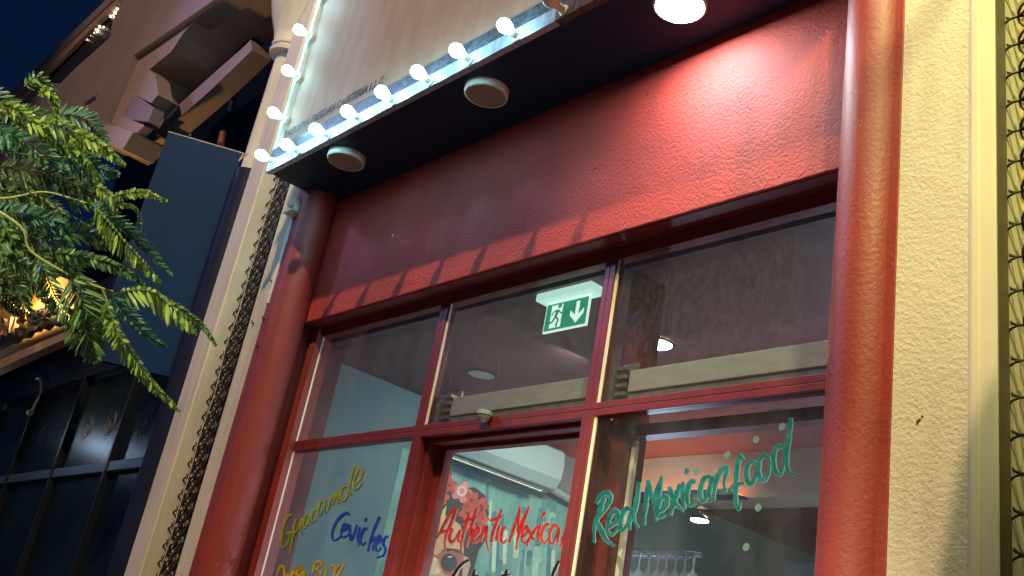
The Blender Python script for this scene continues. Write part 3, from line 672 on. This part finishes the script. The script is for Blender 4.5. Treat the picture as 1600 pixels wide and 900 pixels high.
# pier with bright return and round column
b = MB(); b.box(-5.938, -5.735, PIER_Y, 3.0, 0, 7.2); b.build('pier', M['creamw'], nb)
MB().prism([(x,y,0) for x,y in [(-5.7345,2.341),(-5.722,2.341),(-5.716,2.348),(-5.716,2.62),(-5.7345,2.62)]], (0,0,7.2)).build('pier_trim', M['creamt'], nb)
MB().lathe([(.10,0),(.10,4.62)], (-6.07,2.40,0), n=36).build('column', M['navyc'], nb, smooth=True)
MB().lathe([(.072,4.62),(.072,5.40)], (-6.07,2.40,0), n=36).build('column_shaft', M['creamw'], nb, smooth=True)
CB = 5.58
MB().lathe([(.072,5.38),(.072,CB),(.125,CB+.005),(.130,CB+.03),(.112,CB+.045),(.112,CB+.06),(.122,CB+.065),(.126,CB+.085),(.116,CB+.10),(.135,CB+.18),(.19,CB+.32),(.235,CB+.48),(.24,CB+.62),(.215,CB+.75),(.24,CB+.9),(.24,CB+1.2)], (-6.07,2.40,0), n=40).build('capital', M['creamw'], nb, smooth=True)
MB().box(-6.2, -5.95, 2.42, 3.0, 0, 7.2).build('wall_return', M['navyc'], nb)
# lower black shop front
MB().box(-16, -6.1, 2.66, 2.9, 0, 4.6).build('back_wall', M['dark'], nb)
MB().box(-16, -6.2, 4.2, 4.4, 4.6, 9).build('rear_wall', M['dark'], nb)
def lowpane(x0, x1, z0, z1):
    o = MB().box(x0, x1, 2.60, 2.612, z0, z1).build('pane', G_dark, nb); return o
xs_ = [at(180,900,1,2.6).x, at(178,722,1,2.6).x, at(92,733,1,2.6).x, at(0,745,1,2.6).x, -11.5]
xm = [-6.30, at(178,722,1,2.6).x, at(92,733,1,2.6).x]; stepx = xm[1]-xm[2]; xm += [xm[2]-stepx, xm[2]-2*stepx, xm[2]-3*stepx]
panes = []
for i in range(len(xm)-1):
    a, c = xm[i+1], xm[i]
    panes.append((a+.02, c-.02, lowpane(a+.02, c-.02, 2.73, 3.5)))
    lowpane(a+.02, c-.02, .3, 2.655)
    MB().box(c-.02, c+.02, 2.55, 2.63, 0, 3.5).build('mullion', M['darkf'], nb, bevel=.004)
MB().box(xm[-1], -6.28, 2.56, 2.63, 2.656, 2.728).build('transom', M['grail'], nb, bevel=.004)
MB().box(xm[-1], -6.28, 2.55, 2.66, 3.501, 4.05).build('header', M['dark'], nb)
# round etched emblems
em = mat('etched_emblem', (.17,.165,.155), .5); ecount = 0
for px, py, r in ((67,678,.10),(93,673,.105),(137,668,.11),(172,662,.12),(228,657,.125)):
    c = at(px, py, 1, 2.598); b = MB()
    def ring(rr, w): b.tube([(c.x+rr*math.cos(2*math.pi*i/28), 2.598, c.z+rr*math.sin(2*math.pi*i/28)) for i in range(28)], w, 4, closed=True)
    ring(r*.78, .0026); ring(r*.60, .0018)
    for k in range(12):
        a = 2*math.pi*k/12; b.tube([(c.x+r*.85*math.cos(a), 2.598, c.z+r*.85*math.sin(a)), (c.x+r*1.15*math.cos(a), 2.598, c.z+r*1.1*math.sin(a))], .0012, 4)
    b.tube([(c.x+r*u, 2.598, c.z+r*v) for u, v in ((.25,.35),(.0,.42),(-.22,.25),(0,0),(.22,-.2),(0,-.42),(-.26,-.34))], .0028, 4)
    pn = min(panes, key=lambda p: abs((p[0]+p[1])/2-c.x))[2]
    b.build('emblem', em, pn)
# vertical navy side panel
pA, pB = (-6.42, 1.895), (-6.19, 2.36); zt_, zb_ = 4.80, 3.15
dirv = Vector((pB[0]-pA[0], pB[1]-pA[1], 0)).normalized(); nrmv = Vector((-dirv.y, dirv.x, 0))*.05
b = MB(); q = [Vector((*pA, zb_)), Vector((*pB, zb_)), Vector((*pB, zt_)), Vector((*pA, zt_))]; b.hexa(q, [v+nrmv for v in q])
pnl = tag(b.build('blade_sign', M['panel'], None, bevel=.004), 'tall blank navy metal panel standing out from the wall left of the round cream column', 'panel')
eb_ = MB(); eb_.tube([Vector((*pA, zt_+.003)), Vector((*pB, zt_+.003))], .004, 6)
o = eb_.build('edge_highlight', M['creamw'], pnl)  # pale rod in place of the highlight along the panel top
wr = MB(); wr.tube([Vector((*pB,zt_)), (-6.05,2.29,4.66), (-5.95,2.30,4.70)], .004, 5); tag(wr.build('cable', M['creamw']), 'pale cable from the navy panel top round the cream column', 'cable')

# upper storey: traced outlines, each layer a slab with its own depth
UY = 2.2
P = lambda pts, y=UY: [at(px, py, 1, y) for px, py in pts]
def slab(name, pts, y0, dep, m, holes=(), par=nb, bev=0):
    return MB().prism(P(pts, y0), (0, dep, 0), [P(h, y0) for h in holes]).build(name, m, par, bevel=bev)
slab('upper_wall', [(-140,318),(60,127),(94,131),(118,106),(147,81),(172,58),(176,33),(192,0),(215,-60),(460,-300),(700,-420),(560,-165),(334,0),(209,86),(165,187),(210,206),(196,232),(160,226),(115,206),(60,215),(-40,420)], UY, .22, M['purp'])
slab('recess_back', [(-140,318),(30,160),(67,118),(178,2),(260,-80),(300,0),(180,90),(60,230)], UY+.05, .05, mat('dark_recess_tile', (.022,.018,.02), .4, .6, 9, col2=(.05,.038,.032), vscale=14, stretch=(1,1,4)))
slab('parapet', [(-150,316),(50,117),(171,0),(400,-222),(425,-215),(188,0),(67,120),(-130,322)], UY-.02, .05, M['purp2'])
slab('parapet_coping', [(-150,310),(50,111),(171,-6),(400,-228),(405,-222),(175,1),(54,118),(-146,318)], UY-.04, .07, M['purp'])
# warm string lights in the recess
lm = emis('tiny_warm_light', (1.0,.8,.5), 5)
tiny = None
for i, (px, py, r) in enumerate(((187,7,3),(184,14,4),(180,20,4),(185,20,3),(173,26,3),(179,27,2),(156,42,3),(151,46,4),(146,50,3),(152,50,2),(141,55,2),(135,61,3),(162,42,2),(177,24,2))):
    c = at(px, py, 1, UY+.03)
    b = MB(); b.lathe([(.0001,-.005*r),(.004*r,-.003*r),(.005*r,0),(.004*r,.003*r),(.0001,.005*r)], c, 'z', 8)
    tag(b.build('string_light', lm), 'tiny warm light glinting in the dark recess under the roof edge at top left', 'string light', 'tiny lights in the dark roof recess')
# inner arch layer with deep soffit
slab('arch_frame', [(170,196),(214,90),(340,4),(480,-100),(620,-190),(600,-130),(430,-66),(327,5),(285,54),(268,80),(234,108),(224,137),(212,150),(206,170),(192,183),(196,205),(205,209)], UY+.06, .60, M['purp2'])
slab('corbel', [(222,137),(234,109),(243,118),(247,148),(236,161),(213,149)], UY+.02, .14, M['purp2'])
slab('corbel', [(206,153),(214,149),(240,168),(232,190),(196,186),(192,178)], UY+.03, .10, M['purp'])
slab('corbel', [(190,180),(226,196),(213,208),(178,200)], UY+.02, .08, M['purp2'])
slab('upper_mould', [(75,186),(143,138),(150,142),(146,150),(96,188)], UY-.035, .04, M['purp'])
slab('upper_panel', [(100,190),(140,152),(128,195)], UY-.01, .02, M['purp2'])
slab('console', [(120,198),(150,193),(185,197),(208,207),(192,233),(160,222),(135,214)], UY-.06, .28, M['purp2'])
slab('soffit_beam', [(196,233),(250,190),(330,118),(383,71),(392,62),(394,78),(330,140),(262,200),(205,246)], 2.55, .18, M['purp'])
slab('soffit_beam', [(200,218),(270,160),(340,98),(392,52),(396,58),(345,106),(275,170),(206,228)], 2.72, .12, M['panel'])
slab('soffit_beam', [(225,216),(240,206),(246,212),(228,228)], 2.45, .1, M['purp2'])
MB().tube([at(381,88,1,2.9), at(347,225,1,2.9)], .03, 8).build('drain_pipe', M['navyc'], nb, smooth=True)
MB().tube([at(349,208,1,2.85), at(345,226,1,2.85)], .035, 8).build('pipe_joint', mat('rust_red_pipe', (.30,.10,.06), .5), nb, smooth=True)

# gilded sign of the far shop
fs = thing('far_shop_sign', 'tan shop sign with dark raised letters lit warm yellow from behind', 'sign', at(30,520,1,2.2))
b = MB(); b.prism(P([(-80,470),(20,410),(118,440),(112,524),(31,560),(-80,612)], 2.2), (0,.05,0)); b.build('sign_board', mat('tan_board', (.36,.23,.10), .6, .3, 10, var=.1), fs)
MB().prism(P([(-80,600),(31,548),(108,516),(110,526),(31,561),(-80,613)], 2.12), (0,.08,0)).build('sign_ledge', mat('tan_ledge', (.34,.21,.10), .6), fs)
jag = [(-60,560),(0,541),(12,535),(20,534),(28,526),(40,525),(46,517),(56,515),(60,510),(68,514),(76,506),(84,508),(95,503),(98,490),(80,488),(60,497),(0,518),(-60,540)]
MB().prism(P(jag, 2.10), (0,.05,0)).build('letter_shadow_band', M['dark'], fs)  # shadow of the raised letters modelled as a dark solid
lt = mat('brown_letter_face', (.20,.12,.10), .5)
tl = zt(0,420,6.43)
def letter(sts, w, nm='letter'):
    b = MB()
    for st in sts:
        c = catmull([(p[0],p[1],0) for p in st], 4); n = len(c)
        for i in range(n-1):
            t = (c[i+1]-c[i]).normalized(); nn = Vector((-t.y,t.x,0))*w/2; e = t*w*.2
            b.prism([at(*tl(v.x,v.y),1,2.03) for v in (c[i]+nn-e, c[i+1]+nn+e, c[i+1]-nn+e, c[i]-nn-e)], (0,.05,0))
    b.build(nm, lt, fs)
letter([[(-120,700),(-90,560)],[(-90,560),(-60,680)],[(-60,680),(-30,540)]], 24)
letter([[(0,650),(25,500)],[(25,500),(75,630)],[(75,630),(95,480)]], 24)
letter([[(120,610),(150,490)]], 22)
letter([[(245,490),(190,500),(170,540),(205,560),(190,600),(145,610)]], 22)
letter([[(330,410),(295,480),(285,545),(330,520),(345,470),(375,410)],[(345,480),(390,460),(405,390)],[(390,460),(430,440),(445,370)]], 22)
letter([[(395,505),(425,490)],[(440,470),(470,400)],[(470,440),(505,420),(520,345)]], 18)
ym = emis('warm_back_light', (1.0,.62,.12), 7)
b = MB(); b.prism([at(*tl(x,y),1,2.17) for x,y in [(-200,240),(0,285),(60,325),(70,345),(150,355),(235,395),(290,425),(280,440),(225,410),(150,375),(60,360),(0,310),(-200,262)]], (0,.02,0)); b.build('back_light', ym, fs)
lpz = at(30,470,1,2.0)
lamp('far_sign_light', 'POINT', (lpz.x, 2.02, lpz.z+.05), (1.0,.60,.18), 55, .05)
# curved wall arm
al = MB(); tb = zt(0,580,4.5); al.tube([at(*tb(x,y),1,2.5) for x,y in ((258,50),(282,52),(292,90),(290,140),(270,190),(245,240),(230,275))], .012, 6)
wa = tag(al.build('gooseneck_fixture', M['creamw'], origin=at(60,620,1,2.5)), 'thin curved metal arm with a round tip on the black shop wall', 'wall fixture')
hb = MB(); hb.lathe([(.0001,-.03),(.03,-.02),(.035,0),(.03,.02),(.0001,.03)], at(*tb(213,292),1,2.5), 'z', 10); hb.build('arm_tip', M['creamw'], wa)
# pale strip pane at the far left
MB().prism(P([(-60,560),(8,572),(22,580),(6,640),(-60,660)], 2.58), (0,.02,0)).build('pale_panel', mat('grey_green_panel', (.10,.12,.10), .5), nb)
# far lamp that shines on the black glass
lamp('arcade_light', 'POINT', (-9.95, 1.80, 3.23), (.55,.75,1.0), 5, .08)

# ================================================================== OPPOSITE SIDE OF THE STREET (seen only as reflections)
op = thing('opposite_building', 'plain building across the street with a few lit windows, outside the frame', 'building', (-6, -16, 0))
MB().box(-40, 25, -17, -16, 0, 9).build('wall', M['opp'], op)
wb = emis('blue_window', (.30,.45,1.0), 1.0); ww = emis('warm_window', (1.0,.7,.4), .9)
for i in range(9): MB().box(-30+i*5.2, -28+i*5.2, -15.99, -15.97, 1.0+(i % 2)*3.2, 2.8+(i % 2)*3.2).build('window', wb if i % 3 == 0 else ww, op)
sl = thing('street_lamp', 'tall street lamp by the road, outside the frame', 'street lamp', (-0.4, -4.3, 0))
MB().tube([(-.4,-4.3,0),(-.4,-4.3,12.5),(-.4,-4.1,12.7),(-.4,-3.9,12.7)], .06, 10).build('pole', M['galv'], sl)
MB().box(-.5, -.3, -4.0, -3.45, 12.62, 12.72).build('lamp_head', M['galv'], sl)
# unseen board added to throw the soft edged shade on the right pier
bn = thing('shade_blocker', 'round topped light blocker added unseen above the frame', 'light blocker', (-.8, 1.345, 3.4))
bx = [(x+.035,z-.28) for x,z in [(-1.10,3.50),(-.55,3.50),(-.55,4.5),(-.80,4.5),(-.90,4.47),(-.98,4.40),(-1.04,4.26),(-1.08,4.05),(-1.10,3.8)]]
MB().prism([(x,1.345,z) for x,z in bx], (0,.01,0)).build('blocker_panel', M['navy'], bn)
MB().tube([(-.7,1.35,4.2),(-.7,1.35,4.34),(-.7,2.4,4.34)], .012, 8).build('arm', M['galv'], bn)
# stains on the right pier
st_m = mat('dark_red_stain', (.16,.02,.02), .5)
for i,(px,py) in enumerate(((1434,659),(1437,656),(1441,651),(1433,663))):
    c = at(px,py,1,PIER_Y+.003); MB().lathe([(.0001,-.0012),(.0045-.0008*i,-.001),(.005-.0008*i,0)], c, 'y', 7).build('paint_spot', st_m, shop)

# ================================================================== TREE
leafm = {}
def leafmat(name, c1, c2):
    m = bpy.data.materials.new(name); m.use_nodes = True; nt = m.node_tree; N = nt.nodes; L = nt.links; b = N['Principled BSDF']
    b.inputs['Roughness'].default_value = .42; b.inputs['Specular IOR Level'].default_value = .35
    g = N.new('ShaderNodeNewGeometry'); r = N.new('ShaderNodeValToRGB'); r.color_ramp.elements[0].color = (*c1,1); r.color_ramp.elements[1].color = (*c2,1)
    L.new(g.outputs['Random Per Island'], r.inputs[0]); L.new(r.outputs[0], b.inputs['Base Color'])
    t = N.new('ShaderNodeBsdfTranslucent'); L.new(r.outputs[0], t.inputs[0]); mx = N.new('ShaderNodeMixShader'); mx.inputs[0].default_value = .35
    L.new(b.outputs[0], mx.inputs[1]); L.new(t.outputs[0], mx.inputs[2]); L.new(mx.outputs[0], N['Material Output'].inputs[0]); return m
LM = [leafmat('bright_leaf', (.10,.17,.03), (.19,.28,.05)), leafmat('mid_leaf', (.055,.11,.03), (.11,.19,.05)), leafmat('blue_green_leaf', (.035,.10,.06), (.06,.15,.09)), leafmat('dark_leaf', (.03,.065,.02), (.06,.10,.035))]
tree = thing('feathery_tree', 'tree with drooping feathery green fronds reaching in from the left edge', 'tree', (-3.4, -.5, 0))
VD = ROT @ Vector((0,0,1))
def pinna(pts, dist, up, dn, m, n=None, wpx=5.5, bend=.5, ddist=0.0, tip=1.0):
    """pts: midrib in picture space at a given distance; up/dn: leaflet lengths on the two sides, px"""
    c = catmull([(p[0],p[1],0) for p in pts], 14); Ls = [0]
    for a, b_ in zip(c[:-1], c[1:]): Ls.append(Ls[-1]+(b_-a).length)
    T = Ls[-1]; n = n or int(T/ (wpx*1.02)); b = MB(); k = 0
    D = lambda v, dd=0: deep(v.x, v.y, dist+dd)
    rib = [D(v, ddist*i/len(c)) for i, v in enumerate(c)]; R0 = dist/FPX
    b.tube(rib[::4]+[rib[-1]], [R0*1.3*(1-.7*i/(len(rib[::4]))) for i in range(len(rib[::4])+1)], 4)
    for i in range(n):
        s = (i+.5)/n*T
        while k < len(Ls)-2 and Ls[k+1] < s: k += 1
        f = (s-Ls[k])/max(1e-6, Ls[k+1]-Ls[k]); p = c[k].lerp(c[k+1], f); t = (c[k+1]-c[k]).normalized(); nn = Vector((-t.y, t.x, 0))
        u = s/T; env = (math.sin(math.pi*min(1, .16+u*.80))**.6)*(1-.45*u*tip); dd = ddist*u
        for sd, ln in ((1, dn), (-1, up)):
            if ln <= 0: continue
            l = 1.35*ln*env*random.uniform(.85,1.1); ang = math.radians(random.uniform(52,66)-22*u)
            d = (t*math.cos(ang)+nn*sd*math.sin(ang)).normalized(); side = Vector((-d.y,d.x,0))
            droop = Vector((0,1,0))*l*.16; w = wpx*.50*random.uniform(.75,1.05); zb = random.uniform(-.03,.03)*l/25; z2 = zb*1.5+random.uniform(-.01,.012)
            q0 = p+nn*sd*.6; qm = p+d*l*.5+droop*.3; qe = p+d*l+droop
            tw = random.uniform(-.006,.006)
            v = [D(q0,dd), D(q0.lerp(qm,.35)+side*w*.8,dd+zb*.3+tw), D(qm+side*w,dd+zb+tw), D(q0.lerp(qe,.85)+side*w*.55,dd+z2+tw), D(qe,dd+z2),
                 D(q0.lerp(qe,.85)-side*w*.55,dd+z2-tw), D(qm-side*w,dd+zb-tw), D(q0.lerp(qm,.35)-side*w*.8,dd+zb*.3-tw), D(qm, dd+zb+.002)]
            b.add(v, [(0,1,8,7),(1,2,3,8),(8,3,4,5),(7,8,5,6)])
    return b.build('frond', LM[m], tree)
A = random.Random(3)
KEY = [ # pts, dist, up, dn, mat, wpx
 ([(40,190),(90,196),(150,222),(196,258)],2.00,16,24,0,6.5), ([(95,240),(140,258),(185,272)],2.04,22,26,2,5),
 ([(178,306),(222,300),(262,314)],1.96,9,11,0,5.2), ([(180,318),(210,322),(222,345),(222,360)],1.98,2,8,1,4.2),
 ([(140,318),(195,360),(240,405),(268,432)],2.00,24,6,2,4.2), ([(150,325),(190,372),(225,410),(252,440)],1.95,4,27,0,6.6),
 ([(85,395),(150,405),(200,425),(228,448)],1.98,14,17,1,5.2), ([(188,455),(235,455),(280,490),(308,518)],1.93,8,31,0,7.2),
 ([(232,455),(285,485),(318,510),(338,540)],1.97,9,12,1,4.2), ([(165,455),(200,495),(235,528),(258,542)],2.0,24,10,2,4.4),
 ([(165,470),(185,520),(210,560),(240,600),(282,642)],1.94,10,20,0,6.0), ([(112,432),(126,470),(136,505),(148,560)],2.02,46,46,1,4.6),
 ([(120,430),(150,480),(175,520),(190,545)],2.05,32,30,1,4.6), ([(60,395),(90,470),(135,520),(150,566)],2.06,20,24,1,5),
 ([(38,135),(60,122),(88,160),(84,190)],2.05,14,16,1,5), ([(60,150),(75,140),(90,170),(78,200)],2.0,8,12,0,5.4),
 ([(0,160),(40,178),(80,215),(120,250)],2.0,12,18,0,6), ([(110,215),(130,245),(150,275),(155,300)],1.99,8,9,0,5.2),
 ([(150,290),(165,300),(178,312),(182,335)],1.97,9,14,0,5.5),([(0,200),(60,235),(105,290),(120,330)],2.1,26,26,2,5),
 ([(0,260),(60,270),(120,290),(160,310)],2.08,26,24,3,5),([(-20,330),(40,335),(90,350),(110,395)],2.06,24,26,2,5),
 ([(0,395),(50,420),(90,420),(130,415)],2.1,18,20,1,5),([(-20,420),(20,440),(40,480),(60,500)],2.2,22,20,3,5),
]
for pts, d, u, dn, m, w in KEY: pinna(pts, d, u, dn, m, wpx=w)
for i in range(27):
    x0 = A.uniform(-60, 110); y0 = A.uniform(130, 400)
    if y0 < 175 and x0 > 60: continue
    a = math.radians(A.uniform(-8, 62)); ln = A.uniform(75, 135)
    ln = min(ln, max(35, 175-x0)/max(.3, math.cos(a)))
    p1 = (x0+ln*.5*math.cos(a), y0+ln*.5*math.sin(a)-4); p2 = (x0+ln*math.cos(a+.25), y0+ln*math.sin(a+.25))
    if p2[1] > 480: continue
    pinna([(x0,y0), p1, p2], A.uniform(2.05, 2.6), A.uniform(16,30), A.uniform(18,32), A.choice([1,2,2,3,1,1]), wpx=A.uniform(5.4,7))
for i in range(3):
    x0 = A.uniform(-60, -20); y0 = A.uniform(420, 470)
    pinna([(x0,y0),(x0+30,y0+15),(x0+60,y0+45)], A.uniform(2.1, 2.4), 14, 16, 3, wpx=5)
bsts = [([(-160,260),(-60,300),(30,352),(48,392),(110,430),(165,452),(190,456)],2.0,2.6),([(-120,300),(0,310),(70,300),(140,318),(185,312)],2.05,2.0),
 ([(-120,180),(-20,170),(60,190)],2.05,2.2),([(110,430),(118,445)],2.0,1.6),([(48,300),(100,330),(150,360)],2.1,1.6),([(-100,230),(20,240),(95,245)],2.1,1.8),([(160,452),(172,480)],2.0,1.5)]
for pts, d, w in bsts:
    c = catmull([(p[0],p[1],0) for p in pts], 6); n = len(c)
    MB().tube([deep(v.x,v.y,d) for v in c], [w*d/FPX*(1.1-.7*i/n) for i in range(n)], 6).build('twig', M['stem'], tree, smooth=True)
e1 = deep(-160,260,2.0); e2 = deep(-120,300,2.05); e3 = deep(-120,180,2.05); e4 = deep(-100,230,2.1)
for e in (e1,e2,e3,e4): MB().tube([(-3.4,-.5,2.2), (-3.0,-.35,2.6), (e.x*.6-1.0, e.y*.6, e.z+.1), e], [.045,.03,.012,.004], 8).build('branch', M['bark'], tree, smooth=True)
MB().tube([(-3.5,-.6,0),(-3.45,-.55,.8),(-3.4,-.5,1.6),(-3.4,-.5,2.4),(-3.5,-.6,3.4)], [.12,.10,.085,.07,.04], 12).build('trunk', M['bark'], tree, smooth=True)

# fixings and a filled patch on the red band
for i, (px, py) in enumerate(((614,368),(607,378),(1012,147),(545,250),(930,262))):
    c = at(px, py, 1, FASC_Y); MB().lathe([(.0001,-.004),(.006,-.003),(.007,0)], c, 'y', 10).build('nail_head', M['redd'] if i else M['cwhite'], shop)
